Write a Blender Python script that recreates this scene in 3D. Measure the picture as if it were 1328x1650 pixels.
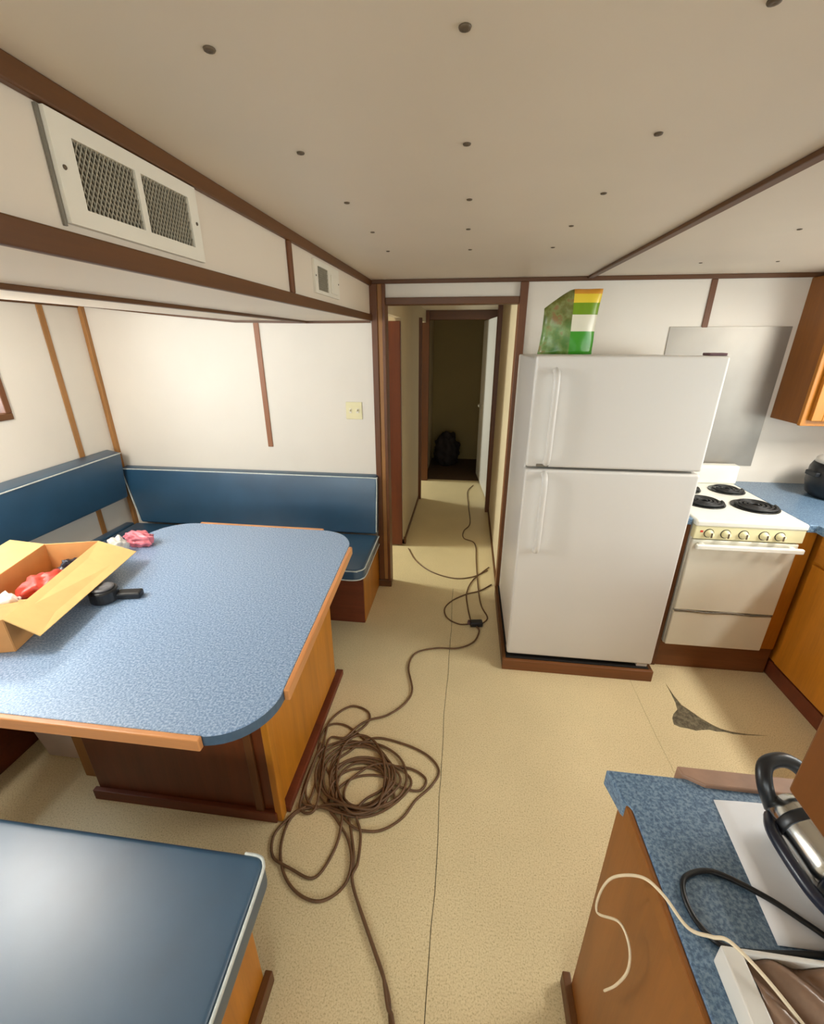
import bpy, bmesh, math, random
from mathutils import Vector, Matrix
random.seed(7)
for o in list(bpy.data.objects): bpy.data.objects.remove(o)
sc = bpy.context.scene
COL = sc.collection

# ------------------------------------------------------------------ camera
cam_d = bpy.data.cameras.new('camera'); cam = bpy.data.objects.new('camera', cam_d); COL.objects.link(cam)
cam_d.sensor_fit = 'HORIZONTAL'; cam_d.sensor_width = 36.0
cam_d.lens = 690.0 / 1328.0 * 36.0
cam_d.clip_start = 0.02
cam.location = (0, 0, 1.70)
cam.rotation_euler = (math.radians(90) - math.atan(275 / 690.0), 0, math.atan(93 / 743.0))
sc.camera = cam
# ------------------------------------------------------------------ world, exposure
w = bpy.data.worlds.new('world'); sc.world = w; w.use_nodes = True
bg = w.node_tree.nodes['Background']; bg.inputs[0].default_value = (0.72, 0.84, 1.0, 1); bg.inputs[1].default_value = 1.0
vs = sc.view_settings
vs.view_transform = 'Standard'; vs.look = 'None'; vs.gamma = 1.0; vs.use_curve_mapping = False
vs.exposure = 0.66

def area(name, loc, direction, sx, sy, power, col, shape='RECTANGLE'):
    d = bpy.data.lights.new(name, 'AREA'); d.shape = shape; d.size = sx; d.size_y = sy; d.energy = power; d.color = col
    o = bpy.data.objects.new(name, d); COL.objects.link(o); o.location = loc
    o.rotation_euler = Vector(direction).to_track_quat('-Z', 'Y').to_euler()
    return o
DAY = (1.0, 0.985, 0.95)
# daylight entering at the windows (each lamp sits just outside its pane)
area('daylight_galley', (2.52, 1.15, 1.42), (-1, 0, -0.12), 1.4, 0.66, 17, DAY)
area('daylight_rear', (-0.2, -2.32, 1.45), (0, 1, -0.1), 3.0, 0.75, 46, DAY)
area('daylight_dinette', (-2.66, 1.25, 1.53), (1, 0, -0.1), 1.6, 0.42, 15, (0.92, 0.97, 1.0))
area('daylight_cabin_near', (-2.66, 3.22, 1.3), (1, -0.12, -0.2), 0.36, 0.5, 58, (1.0, 0.95, 0.80))
area('daylight_cabin_far', (-2.66, 5.42, 1.3), (1, -0.25, -0.2), 0.36, 0.5, 50, (1.0, 0.96, 0.84))

# ------------------------------------------------------------------ materials
def srgb(r, g, b):
    f = lambda c: (c / 255 / 12.92) if c / 255 <= 0.04045 else ((c / 255 + 0.055) / 1.055) ** 2.4
    return (f(r), f(g), f(b), 1)
MATS = {}
def base_mat(name, rough=0.5, metal=0.0, spec=0.5):
    m = bpy.data.materials.new(name); m.use_nodes = True; nt = m.node_tree
    b = nt.nodes['Principled BSDF']; b.inputs['Roughness'].default_value = rough; b.inputs['Metallic'].default_value = metal
    b.inputs['Specular IOR Level'].default_value = spec
    MATS[name] = m
    return m, nt, b
def noise(nt, scale, detail=3, rough=0.5, stretch=None):
    tc = nt.nodes.new('ShaderNodeTexCoord'); n = nt.nodes.new('ShaderNodeTexNoise')
    n.inputs['Scale'].default_value = scale; n.inputs['Detail'].default_value = detail; n.inputs['Roughness'].default_value = rough
    if stretch:
        mp = nt.nodes.new('ShaderNodeMapping'); mp.inputs['Scale'].default_value = stretch
        nt.links.new(tc.outputs['Object'], mp.inputs[0]); nt.links.new(mp.outputs[0], n.inputs['Vector'])
    else: nt.links.new(tc.outputs['Object'], n.inputs['Vector'])
    return n
def ramp(nt, src, stops):
    r = nt.nodes.new('ShaderNodeValToRGB'); e = r.color_ramp.elements
    while len(e) < len(stops): e.new(0.5)
    for i, (p, c) in enumerate(stops): e[i].position = p; e[i].color = c
    nt.links.new(src, r.inputs[0]); return r
def bump(nt, b, src, strength, dist=0.002):
    n = nt.nodes.new('ShaderNodeBump'); n.inputs['Strength'].default_value = strength; n.inputs['Distance'].default_value = dist
    nt.links.new(src, n.inputs['Height']); nt.links.new(n.outputs[0], b.inputs['Normal'])
def mat(name, col, rough=0.5, var=0.06, scale=6, metal=0.0, bumpy=0.0, spec=0.5, bscale=None):
    m, nt, b = base_mat(name, rough, metal, spec)
    n = noise(nt, scale)
    lo = tuple(max(0, c * (1 - var)) for c in col[:3]) + (1,); hi = tuple(min(1, c * (1 + var)) for c in col[:3]) + (1,)
    r = ramp(nt, n.outputs['Fac'], [(0.3, lo), (0.7, hi)]); nt.links.new(r.outputs[0], b.inputs['Base Color'])
    if bumpy: bump(nt, b, noise(nt, bscale or scale * 20).outputs['Fac'], bumpy)
    return m
def wood(name, col, rough=0.4, grain='z', var=0.3, scale=9):
    m, nt, b = base_mat(name, rough)
    st = {'x': (0.12, 1.6, 1.6), 'y': (1.6, 0.12, 1.6), 'z': (1.6, 1.6, 0.12)}[grain]
    n = noise(nt, scale, 5, 0.6, st); n2 = noise(nt, scale * 9, 3, 0.6, st)
    mx = nt.nodes.new('ShaderNodeMath'); mx.operation = 'MULTIPLY_ADD'; mx.inputs[1].default_value = 0.35
    nt.links.new(n2.outputs['Fac'], mx.inputs[0]); nt.links.new(n.outputs['Fac'], mx.inputs[2])
    lo = tuple(c * (1 - var) for c in col[:3]) + (1,); hi = tuple(min(1, c * (1 + var)) for c in col[:3]) + (1,)
    r = ramp(nt, mx.outputs[0], [(0.42, lo), (0.92, hi)]); nt.links.new(r.outputs[0], b.inputs['Base Color'])
    bump(nt, b, n2.outputs['Fac'], 0.08)
    return m
def speckle(name, cols, rough, scale, coat=0.0, spec=0.5, big=0.0):
    m, nt, b = base_mat(name, rough, 0, spec)
    n = noise(nt, scale, 2, 0.7)
    r = ramp(nt, n.outputs['Fac'], cols)
    out = r.outputs[0]
    if big:
        n2 = noise(nt, 2.3, 4, 0.6); r2 = ramp(nt, n2.outputs['Fac'], [(0.3, (1 - big, 1 - big, 1 - big * 1.1, 1)), (0.7, (1, 1, 1, 1))])
        mx = nt.nodes.new('ShaderNodeMix'); mx.data_type = 'RGBA'; mx.blend_type = 'MULTIPLY'; mx.inputs[0].default_value = 1
        nt.links.new(out, mx.inputs[6]); nt.links.new(r2.outputs[0], mx.inputs[7]); out = mx.outputs[2]
    nt.links.new(out, b.inputs['Base Color'])
    b.inputs['Coat Weight'].default_value = coat; b.inputs['Coat Roughness'].default_value = 0.15
    return m

mat('wall', srgb(228, 220, 207), 0.55, 0.025, 2.2, bumpy=0.04)
mat('ceiling', srgb(226, 212, 192), 0.5, 0.04, 1.6, bumpy=0.03)
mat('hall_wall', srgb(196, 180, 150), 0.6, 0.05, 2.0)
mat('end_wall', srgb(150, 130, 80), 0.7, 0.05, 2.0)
wood('trim', srgb(94, 56, 20), 0.45, 'y', 0.25)
wood('trim_z', srgb(104, 60, 26), 0.45, 'z', 0.25)
wood('trim_x', srgb(94, 56, 20), 0.45, 'x', 0.25)
wood('batten_red', srgb(150, 98, 66), 0.5, 'z', 0.2)
wood('batten', srgb(164, 114, 60), 0.5, 'z', 0.2)
wood('door_wood', srgb(104, 48, 18), 0.4, 'z', 0.25)
wood('oak', srgb(186, 118, 30), 0.38, 'z', 0.22)
wood('oak_x', srgb(186, 118, 30), 0.38, 'x', 0.22)
wood('oak_y', srgb(190, 122, 38), 0.38, 'y', 0.22)
wood('hang_wood', srgb(112, 64, 18), 0.42, 'z', 0.22)
wood('brown_ply', srgb(134, 80, 24), 0.42, 'z', 0.22)
wood('plinth', srgb(120, 72, 34), 0.5, 'x', 0.25)
wood('base_dark', srgb(112, 52, 24), 0.5, 'x', 0.25)
wood('edge_band', srgb(206, 140, 84), 0.3, 'y', 0.15, 14)
wood('edge_band_x', srgb(206, 140, 84), 0.3, 'x', 0.15, 14)
speckle('floor', [(0.30, srgb(186, 166, 122)), (0.45, srgb(224, 205, 160)), (0.62, srgb(234, 217, 174))], 0.42, 200, spec=0.4, big=0.10)
speckle('subfloor', [(0.35, srgb(78, 70, 52)), (0.65, srgb(122, 112, 88))], 0.9, 60)
speckle('laminate', [(0.36, srgb(104, 132, 168)), (0.5, srgb(134, 160, 192)), (0.64, srgb(168, 188, 212))], 0.36, 150, coat=0.25)
speckle('counter', [(0.36, srgb(70, 96, 124)), (0.5, srgb(98, 126, 152)), (0.64, srgb(128, 152, 174))], 0.36, 170, coat=0.2)  # table laminate again, its weaker light put into the darker colour
mat('laminate_edge', srgb(70, 92, 112), 0.5, 0.1, 40)
mat('vinyl', srgb(32, 74, 103), 0.43, 0.12, 5, bumpy=0.05, bscale=220, spec=1.0)
MATS['vinyl'].node_tree.nodes['Principled BSDF'].inputs['Coat Weight'].default_value = 0.6
MATS['vinyl'].node_tree.nodes['Principled BSDF'].inputs['Coat Roughness'].default_value = 0.40
mat('piping', srgb(206, 212, 206), 0.5, 0.08, 60)
mat('fridge', srgb(214, 210, 203), 0.36, 0.012, 3)
mat('gasket', srgb(120, 112, 98), 0.7, 0.1, 20)
mat('black_gap', srgb(22, 19, 16), 0.8, 0.2, 20)
mat('stove_white', srgb(236, 234, 222), 0.25, 0.015, 5)
mat('stove_cream', srgb(228, 223, 206), 0.32, 0.03, 5)
mat('panel_cream', srgb(234, 226, 180), 0.32, 0.03, 5)
mat('coil', srgb(34, 34, 34), 0.5, 0.2, 30)
mat('drip_pan', srgb(70, 70, 68), 0.35, 0.2, 20, metal=0.8)
mat('steel', srgb(158, 152, 142), 0.42, 0.12, 3, metal=0.5)
mat('chrome', srgb(200, 200, 196), 0.18, 0.05, 8, metal=1.0)
mat('vent_white', srgb(232, 224, 206), 0.45, 0.03, 8)
mat('vent_dark', srgb(104, 96, 80), 0.8, 0.1, 20)
mat('grille', srgb(168, 160, 140), 0.5, 0.1, 40)
mat('screw', srgb(96, 80, 60), 0.5, 0.2, 50)
mat('switch', srgb(232, 222, 178), 0.4, 0.02, 20)
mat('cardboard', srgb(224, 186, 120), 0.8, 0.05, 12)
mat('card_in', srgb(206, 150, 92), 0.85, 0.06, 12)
mat('red_plastic', srgb(196, 66, 50), 0.4, 0.2, 25)
mat('pink_plastic', srgb(226, 128, 140), 0.3, 0.25, 18)
mat('white_plastic', srgb(228, 224, 216), 0.35, 0.05, 10)
mat('black_plastic', srgb(26, 27, 30), 0.35, 0.2, 20)
mat('grey_plastic', srgb(96, 94, 96), 0.4, 0.2, 20)
mat('cord', srgb(104, 74, 46), 0.55, 0.15, 30)
mat('white_cord', srgb(226, 208, 176), 0.5, 0.05, 30)
mat('paper', srgb(240, 240, 242), 0.6, 0.02, 10)
mat('brown_wrap', srgb(140, 112, 92), 0.3, 0.35, 9)
mat('navy', srgb(24, 28, 44), 0.3, 0.2, 12)
mat('floor_dark', srgb(70, 48, 26), 0.95, 0.2, 30)
mat('edge_dull', srgb(158, 122, 98), 0.5, 0.15, 20)
mat('dark_bag', srgb(34, 26, 26), 0.8, 0.2, 12)
mat('lamp_body', srgb(230, 226, 214), 0.5, 0.02, 10)
mat('bin_white', srgb(214, 200, 196), 0.5, 0.05, 10)
mat('purple', srgb(92, 62, 66), 0.5, 0.2, 30)
# green printed pouch: bands of colour along its height and across it
def pouch_mat():
    m, nt, b = base_mat('pouch', 0.28)
    tc = nt.nodes.new('ShaderNodeTexCoord'); sep = nt.nodes.new('ShaderNodeSeparateXYZ'); nt.links.new(tc.outputs['Object'], sep.inputs[0])
    mr = nt.nodes.new('ShaderNodeMapRange'); mr.inputs[1].default_value = 0.0; mr.inputs[2].default_value = 0.26
    nt.links.new(sep.outputs[2], mr.inputs[0])
    G, D, W_, Y, O = srgb(60, 150, 34), srgb(62, 116, 30), srgb(226, 222, 200), srgb(232, 204, 60), srgb(216, 150, 50)
    r1 = ramp(nt, mr.outputs[0], [(0.0, G), (0.34, G), (0.36, W_), (0.60, W_), (0.62, srgb(112, 150, 20)), (0.80, Y), (0.93, O)])
    r1.color_ramp.interpolation = 'CONSTANT'
    n = noise(nt, 22, 3); r2 = ramp(nt, n.outputs['Fac'], [(0.40, srgb(66, 104, 34)), (0.50, srgb(120, 128, 66)), (0.58, srgb(150, 170, 110)), (0.66, srgb(170, 120, 84))])
    r2b = ramp(nt, mr.outputs[0], [(0.0, D), (0.38, srgb(120, 160, 100)), (0.55, srgb(96, 96, 40)), (0.85, srgb(104, 90, 34))])
    mixl = nt.nodes.new('ShaderNodeMix'); mixl.data_type = 'RGBA'; mixl.inputs[0].default_value = 0.45
    nt.links.new(r2b.outputs[0], mixl.inputs[6]); nt.links.new(r2.outputs[0], mixl.inputs[7])
    st = nt.nodes.new('ShaderNodeMath'); st.operation = 'GREATER_THAN'; st.inputs[1].default_value = 0.005; nt.links.new(sep.outputs[0], st.inputs[0])
    mx = nt.nodes.new('ShaderNodeMix'); mx.data_type = 'RGBA'; nt.links.new(st.outputs[0], mx.inputs[0])
    nt.links.new(mixl.outputs[2], mx.inputs[6]); nt.links.new(r1.outputs[0], mx.inputs[7]); nt.links.new(mx.outputs[2], b.inputs['Base Color'])
pouch_mat()
def glass_mat():
    m = bpy.data.materials.new('pane'); m.use_nodes = True; nt = m.node_tree; nt.nodes.clear()
    o = nt.nodes.new('ShaderNodeOutputMaterial'); t = nt.nodes.new('ShaderNodeBsdfTransparent'); t.inputs[0].default_value = (0.9, 0.94, 0.95, 1)
    g = nt.nodes.new('ShaderNodeBsdfGlossy'); g.inputs['Roughness'].default_value = 0.03; lw = nt.nodes.new('ShaderNodeLayerWeight'); lw.inputs[0].default_value = 0.5; f = nt.nodes.new('ShaderNodeMath'); f.operation = 'POWER'; f.inputs[1].default_value = 4.0; nt.links.new(lw.outputs['Facing'], f.inputs[0])
    mx = nt.nodes.new('ShaderNodeMixShader'); nt.links.new(f.outputs[0], mx.inputs[0]); nt.links.new(t.outputs[0], mx.inputs[1]); nt.links.new(g.outputs[0], mx.inputs[2]); nt.links.new(mx.outputs[0], o.inputs[0])
    MATS['pane'] = m
glass_mat()
def glow_mat(name, col, s):
    m, nt, b = base_mat(name, 0.5); b.inputs['Base Color'].default_value = col; b.inputs['Emission Color'].default_value = col; b.inputs['Emission Strength'].default_value = s
glow_mat('globe_glow', (1.0, 0.97, 0.92, 1), 52.0)
glow_mat('fill_glow', (1.0, 0.93, 0.82, 1), 5.0)

# ------------------------------------------------------------------ mesh helpers
class MB:
    def __init__(s): s.v = []; s.f = []
    def add(s, vs, fs):
        n = len(s.v); s.v += [tuple(v) for v in vs]; s.f += [tuple(i + n for i in f) for f in fs]; return s
    def box(s, x0, x1, y0, y1, z0, z1):
        return s.add([(x0, y0, z0), (x1, y0, z0), (x1, y1, z0), (x0, y1, z0), (x0, y0, z1), (x1, y0, z1), (x1, y1, z1), (x0, y1, z1)],
                     [(0, 3, 2, 1), (4, 5, 6, 7), (0, 1, 5, 4), (1, 2, 6, 5), (2, 3, 7, 6), (3, 0, 4, 7)])
    def prism(s, pts, z0, z1):                       # outline in x, y
        n = len(pts)
        return s.add([(x, y, z0) for x, y in pts] + [(x, y, z1) for x, y in pts],
                     [tuple(range(n - 1, -1, -1)), tuple(range(n, 2 * n))] + [(i, (i + 1) % n, n + (i + 1) % n, n + i) for i in range(n)])
    def prism_axis(s, pts, a0, a1, axis):            # outline in the plane across the axis
        n = len(pts)
        mk = {'x': lambda p, a: (a, p[0], p[1]), 'y': lambda p, a: (p[0], a, p[1])}[axis]
        return s.add([mk(p, a0) for p in pts] + [mk(p, a1) for p in pts],
                     [tuple(range(n - 1, -1, -1)), tuple(range(n, 2 * n))] + [(i, (i + 1) % n, n + (i + 1) % n, n + i) for i in range(n)])
    def bar(s, a, b, w, h, up=(0, 0, 1)):            # square bar between two points
        a, b = Vector(a), Vector(b); d = (b - a).normalized(); u = Vector(up); r = d.cross(u).normalized(); u = r.cross(d)
        vs = [p + r * (i * w / 2) + u * (j * h / 2) for p in (a, b) for i, j in ((-1, -1), (1, -1), (1, 1), (-1, 1))]
        return s.add(vs, [(0, 1, 2, 3), (7, 6, 5, 4), (0, 4, 5, 1), (1, 5, 6, 2), (2, 6, 7, 3), (3, 7, 4, 0)])
    def tube(s, pts, r, n=8, closed=False):
        P = [Vector(p) for p in pts]; N = len(P); rings = []; ref = Vector((0, 0, 1))
        rs = r if isinstance(r, (list, tuple)) else [r] * N
        base = len(s.v); prev = None
        for i, p in enumerate(P):
            a = P[(i - 1) % N] if (closed or i > 0) else p; b = P[(i + 1) % N] if (closed or i < N - 1) else p
            t = (b - a)
            t = t.normalized() if t.length > 1e-9 else Vector((1, 0, 0))
            if prev is None:
                k = ref if abs(t.dot(ref)) < 0.95 else Vector((1, 0, 0)); u = (k - t * k.dot(t)).normalized()
            else: u = (prev - t * prev.dot(t)).normalized()
            prev = u; v = t.cross(u)
            for j in range(n):
                an = 2 * math.pi * j / n; s.v.append(tuple(p + (u * math.cos(an) + v * math.sin(an)) * rs[i]))
        m = N if closed else N - 1
        for i in range(m):
            for j in range(n):
                a0 = base + i * n; b0 = base + ((i + 1) % N) * n
                s.f.append((a0 + j, a0 + (j + 1) % n, b0 + (j + 1) % n, b0 + j))
        if not closed:
            s.f.append(tuple(base + j for j in range(n - 1, -1, -1))); s.f.append(tuple(base + (N - 1) * n + j for j in range(n)))
        return s
    def lathe(s, prof, c=(0, 0, 0), n=28, axis='z'):  # prof: (radius, height) pairs
        base = len(s.v)
        for r, h in prof:
            for j in range(n):
                a = 2 * math.pi * j / n; p = (r * math.cos(a), r * math.sin(a), h)
                if axis == 'y': p = (p[0], h, p[1])
                if axis == 'x': p = (h, p[0], p[1])
                s.v.append((c[0] + p[0], c[1] + p[1], c[2] + p[2]))
        for i in range(len(prof) - 1):
            for j in range(n):
                s.f.append((base + i * n + j, base + i * n + (j + 1) % n, base + (i + 1) * n + (j + 1) % n, base + (i + 1) * n + j))
        s.f.append(tuple(base + j for j in range(n - 1, -1, -1))); s.f.append(tuple(base + (len(prof) - 1) * n + j for j in range(n)))
        return s
    def xform(s, M): s.v = [tuple(M @ Vector(v)) for v in s.v]; return s
    def build(s, name, m, parent=None, bevel=0, seg=2, smooth=False, subs=0):
        me = bpy.data.meshes.new(name); off = Vector((0, 0, 0))
        if parent is not None:
            p = parent
            while p is not None: off = off + p.location; p = p.parent
        elif s.v:
            xs, ys, zs = zip(*s.v); off = Vector(((min(xs) + max(xs)) / 2, (min(ys) + max(ys)) / 2, min(zs)))
        me.from_pydata([tuple(Vector(v) - off) for v in s.v], [], s.f); me.update()
        bm = bmesh.new(); bm.from_mesh(me); bmesh.ops.recalc_face_normals(bm, faces=bm.faces); bm.to_mesh(me); bm.free()
        o = bpy.data.objects.new(name, me); COL.objects.link(o); me.materials.append(MATS[m])
        if parent is not None: o.parent = parent
        else: o.location = off
        if smooth:
            for p in me.polygons: p.use_smooth = True
        if bevel:
            b = o.modifiers.new('bevel', 'BEVEL'); b.width = bevel; b.segments = seg; b.limit_method = 'ANGLE'; b.angle_limit = math.radians(40)
        if subs:
            d = o.modifiers.new('subdivision', 'SUBSURF'); d.levels = subs; d.render_levels = subs
        return o
def catmull(pts, k=8, closed=False):
    P = [Vector(p) for p in pts]; n = len(P); out = []
    for i in range(n if closed else n - 1):
        g = (lambda j: P[j % n]) if closed else (lambda j: P[max(0, min(n - 1, j))])
        p0, p1, p2, p3 = g(i - 1), g(i), g(i + 1), g(i + 2)
        for j in range(k):
            t = j / k
            out.append(0.5 * ((2 * p1) + (p2 - p0) * t + (2 * p0 - 5 * p1 + 4 * p2 - p3) * t * t + (3 * p1 - p0 - 3 * p2 + p3) * t ** 3))
    if not closed: out.append(P[-1])
    return out
def rounded(pts, r, k=8):                             # fillet a convex 2-D polygon; r per corner
    n = len(pts); out = []; ends = []
    for i in range(n):
        p = Vector(pts[i]); a = (Vector(pts[i - 1]) - p).normalized(); b = (Vector(pts[(i + 1) % n]) - p).normalized()
        rr = r[i] if isinstance(r, (list, tuple)) else r
        ang = a.angle(b); d = rr / math.tan(ang / 2); s, e = p + a * d, p + b * d; c = p + (a + b).normalized() * (rr / math.sin(ang / 2))
        a0 = math.atan2(*(s - c).yx); a1 = math.atan2(*(e - c).yx); da = (a1 - a0 + math.pi) % (2 * math.pi) - math.pi
        for j in range(k + 1):
            t = a0 + da * j / k; out.append((c.x + rr * math.cos(t), c.y + rr * math.sin(t)))
        ends.append((s, e))
    return out, ends
def thing(name, label, cat, loc, group=None):
    o = bpy.data.objects.new(name, None); COL.objects.link(o); o.location = loc; o.empty_display_size = 0.1
    o['label'] = label; o['category'] = cat
    if group: o['group'] = group
    return o
def tag(o, label, cat, group=None):
    o['label'] = label; o['category'] = cat
    if group: o['group'] = group
    return o
def struct(o, label=None):
    o['kind'] = 'structure'
    if label: o['label'] = label
    return o
def holes_wall(u0, u1, z0, z1, holes, put):           # a wall as boxes around its rectangular openings
    us = sorted({u0, u1} | {h[0] for h in holes} | {h[1] for h in holes})
    for a, b in zip(us, us[1:]):
        cuts = sorted([(h[2], h[3]) for h in holes if h[0] <= a + 1e-6 and h[1] >= b - 1e-6]); z = z0
        for lo, hi in cuts:
            if lo > z + 1e-6: put(a, b, z, lo)
            z = max(z, hi)
        if z < z1 - 1e-6: put(a, b, z, z1)

ZC = 2.03; XL = -2.49; XR = 2.36; YB = 2.75; YF = -2.2; YE = 6.55; XS = -0.593
# ------------------------------------------------------------------ floor: subfloor and vinyl sheets
floor = struct(MB().box(XL - 0.1, XR + 0.1, YF - 0.1, YE + 0.1, -0.06, -0.003).build('floor', 'subfloor'), 'bare grey subfloor under cream speckled vinyl sheets')
def wob(y, a): return a * (math.sin(y * 5.1 + a * 900) + 0.6 * math.sin(y * 13.7 + 1.3) + 0.3 * math.sin(y * 31))
def sheet(outline, hole=None, m='floor'):
    bm = bmesh.new()
    def loop(pts):
        vs = [bm.verts.new((x, y, 0)) for x, y in pts]; return [bm.edges.new((vs[i], vs[(i + 1) % len(vs)])) for i in range(len(vs))]
    es = loop(outline) + (loop(hole) if hole else [])
    bmesh.ops.triangle_fill(bm, edges=es, use_beauty=True)
    bmesh.ops.recalc_face_normals(bm, faces=bm.faces)
    if sum(f.normal.z for f in bm.faces) < 0: bmesh.ops.reverse_faces(bm, faces=bm.faces)
    me = bpy.data.meshes.new('vinyl_sheet'); bm.to_mesh(me); bm.free(); me.materials.append(MATS[m])
    o = bpy.data.objects.new('vinyl_sheet', me); COL.objects.link(o); o.parent = floor
    o.location = -floor.location; sd = o.modifiers.new('thickness', 'SOLIDIFY'); sd.thickness = 0.003; sd.offset = -1
    return o
ys = [YF + i * (YB - YF) / 60 for i in range(61)]
seam = lambda y: -0.036 + 0.010 * (y - 1.3) * 0 - 0.012 * (2.0 - y) / 1.5 * -1 * 0 + wob(y, 0.0035)
seam2 = lambda y: 0.944 + wob(y, 0.002)
sheet([(XL, YF), (seam(YF) - 0.0013, YF)] + [(seam(y) - 0.0013, y) for y in ys[1:]] + [(XL, YB)])
sheet([(seam(y) + 0.0013, y) for y in ys] + [(seam2(y) - 0.0007, y) for y in reversed(ys)])
tear = [(1.124, 1.949), (1.131, 1.862), (1.142, 1.800), (1.165, 1.770), (1.200, 1.722), (1.232, 1.690), (1.262, 1.670), (1.303, 1.659), (1.355, 1.654), (1.420, 1.655), (1.463, 1.655),
        (1.42, 1.651), (1.355, 1.646), (1.303, 1.645), (1.268, 1.653), (1.235, 1.650), (1.205, 1.657), (1.165, 1.650), (1.140, 1.643), (1.106, 1.652), (1.075, 1.655), (1.052, 1.668), (1.060, 1.705), (1.078, 1.735), (1.108, 1.765), (1.118, 1.81), (1.122, 1.87)]
sheet([(seam2(y) + 0.0007, y) for y in ys] + [(XR, YB), (XR, YF)][0:2], tear)
sheet([(XL, YB + 0.001), (XR, YB + 0.001), (XR, 5.43), (XL, 5.43)])
sheet([(XL, 5.431), (XR, 5.431), (XR, YE), (XL, YE)], None, 'floor_dark')  # darker brown floor beyond the far hall jambs

# ------------------------------------------------------------------ room shell
ceil = MB(); ceil.box(XS, XR + 0.06, YF - 0.06, YE + 0.06, ZC, ZC + 0.06)
ceiling = struct(ceil.build('ceiling', 'ceiling'), 'beige painted ceiling panels with exposed screws')
low = MB().prism_axis([(XS, 1.816), (-1.0, 1.815), (-1.45, 1.822), (-2.0, 1.875), (XL, 1.925), (XL, 2.09), (XS, 2.09)], YF, YB, 'y')
low_c = struct(low.build('ceiling_dinette', 'ceiling'), 'lowered white ceiling and soffit over the dinette')
struct(MB().box(XL, XS, YB, YE, ZC, ZC + 0.06).build('ceiling_cabin', 'ceiling'), 'ceiling of the side cabin')
WIN_L = [(0.38, 2.10, 1.30, 1.75), (3.02, 3.40, 1.0, 1.6), (5.2, 5.6, 1.0, 1.6)]
m = MB(); holes_wall(YF - 0.06, YE + 0.06, -0.003, 2.09, WIN_L, lambda a, b, z0, z1: m.box(XL - 0.06, XL, a, b, z0, z1))
struct(m.build('wall_left', 'wall'), 'cream panel wall behind the dinette bench')
m = MB(); holes_wall(YF - 0.06, YE + 0.06, -0.003, ZC, [(0.42, 1.88, 1.08, 1.78)], lambda a, b, z0, z1: m.box(XR, XR + 0.06, a, b, z0, z1))
struct(m.build('wall_right', 'wall'), 'cream galley wall with a window over the counter')
WIN_F = [(-1.75, -0.25, 1.05, 1.85), (0.05, 1.35, 1.05, 1.85)]
m = MB(); holes_wall(XL, XR, -0.003, ZC, WIN_F, lambda a, b, z0, z1: m.box(a, b, YF - 0.06, YF, z0, z1))
struct(m.build('wall_front', 'wall'), 'cream wall behind the viewer')
m = MB().box(XL, -0.53, YB, YB + 0.06, -0.003, ZC + 0.05); m.box(0.29, XR, YB, YB + 0.06, -0.003, ZC); m.box(-0.53, 0.29, YB, YB + 0.06, 1.93, ZC)
struct(m.build('wall_back', 'wall'), 'cream panel wall around the hall doorway')
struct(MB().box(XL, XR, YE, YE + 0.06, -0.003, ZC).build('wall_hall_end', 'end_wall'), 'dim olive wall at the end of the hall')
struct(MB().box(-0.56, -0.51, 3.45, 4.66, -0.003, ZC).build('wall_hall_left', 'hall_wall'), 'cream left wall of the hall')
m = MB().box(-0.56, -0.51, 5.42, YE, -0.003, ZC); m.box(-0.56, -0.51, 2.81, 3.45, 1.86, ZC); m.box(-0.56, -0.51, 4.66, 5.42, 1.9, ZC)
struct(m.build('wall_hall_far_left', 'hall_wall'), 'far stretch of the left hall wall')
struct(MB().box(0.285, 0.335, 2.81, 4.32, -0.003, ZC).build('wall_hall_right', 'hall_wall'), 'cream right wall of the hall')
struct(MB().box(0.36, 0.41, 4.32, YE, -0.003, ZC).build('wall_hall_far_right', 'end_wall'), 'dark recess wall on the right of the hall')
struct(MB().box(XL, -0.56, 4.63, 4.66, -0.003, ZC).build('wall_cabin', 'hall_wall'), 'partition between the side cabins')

# windows
def window(n, axis, pos, u0, u1, z0, z1, inward, mullions=1):
    e = bpy.data.objects.new('window_%d' % n, None); COL.objects.link(e); e['kind'] = 'structure'
    e.location = (pos, (u0 + u1) / 2, z0) if axis == 'x' else ((u0 + u1) / 2, pos, z0)
    t = 0.035; d0, d1 = sorted((pos - 0.05 * inward, pos + 0.012 * inward))
    def bx(mb, a, b, lo, hi, e0=d0, e1=d1): return mb.box(e0, e1, a, b, lo, hi) if axis == 'x' else mb.box(a, b, e0, e1, lo, hi)
    bx(MB(), u0, u1, z0, z0 + t).build('window_sill', 'trim' if axis == 'x' else 'trim_x', e, 0.004)
    bx(MB(), u0, u1, z1 - t, z1).build('window_frame', 'trim' if axis == 'x' else 'trim_x', e, 0.004)
    bx(MB(), u0, u0 + t, z0 + t, z1 - t).build('window_frame', 'trim_z', e, 0.004); bx(MB(), u1 - t, u1, z0 + t, z1 - t).build('window_frame', 'trim_z', e, 0.004)
    g0, g1 = sorted((pos - 0.03 * inward, pos - 0.026 * inward))
    for k in range(mullions + 1):
        a = u0 + t + (u1 - u0 - 2 * t) * k / (mullions + 1); b = u0 + t + (u1 - u0 - 2 * t) * (k + 1) / (mullions + 1)
        bx(MB(), a, b, z0 + t, z1 - t, g0, g1).build('pane', 'pane', e)
        if k: bx(MB(), a - 0.012, a + 0.012, z0 + t, z1 - t).build('mullion', 'oak', e, 0.003)
    return e
window(1, 'x', XL, *WIN_L[0], 1)['label'] = 'wood framed window low on the left wall'
window(2, 'x', XL, *WIN_L[1], 1, 0); window(3, 'x', XL, *WIN_L[2], 1, 0)
window(4, 'x', XR, 0.42, 1.88, 1.08, 1.78, -1)
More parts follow.
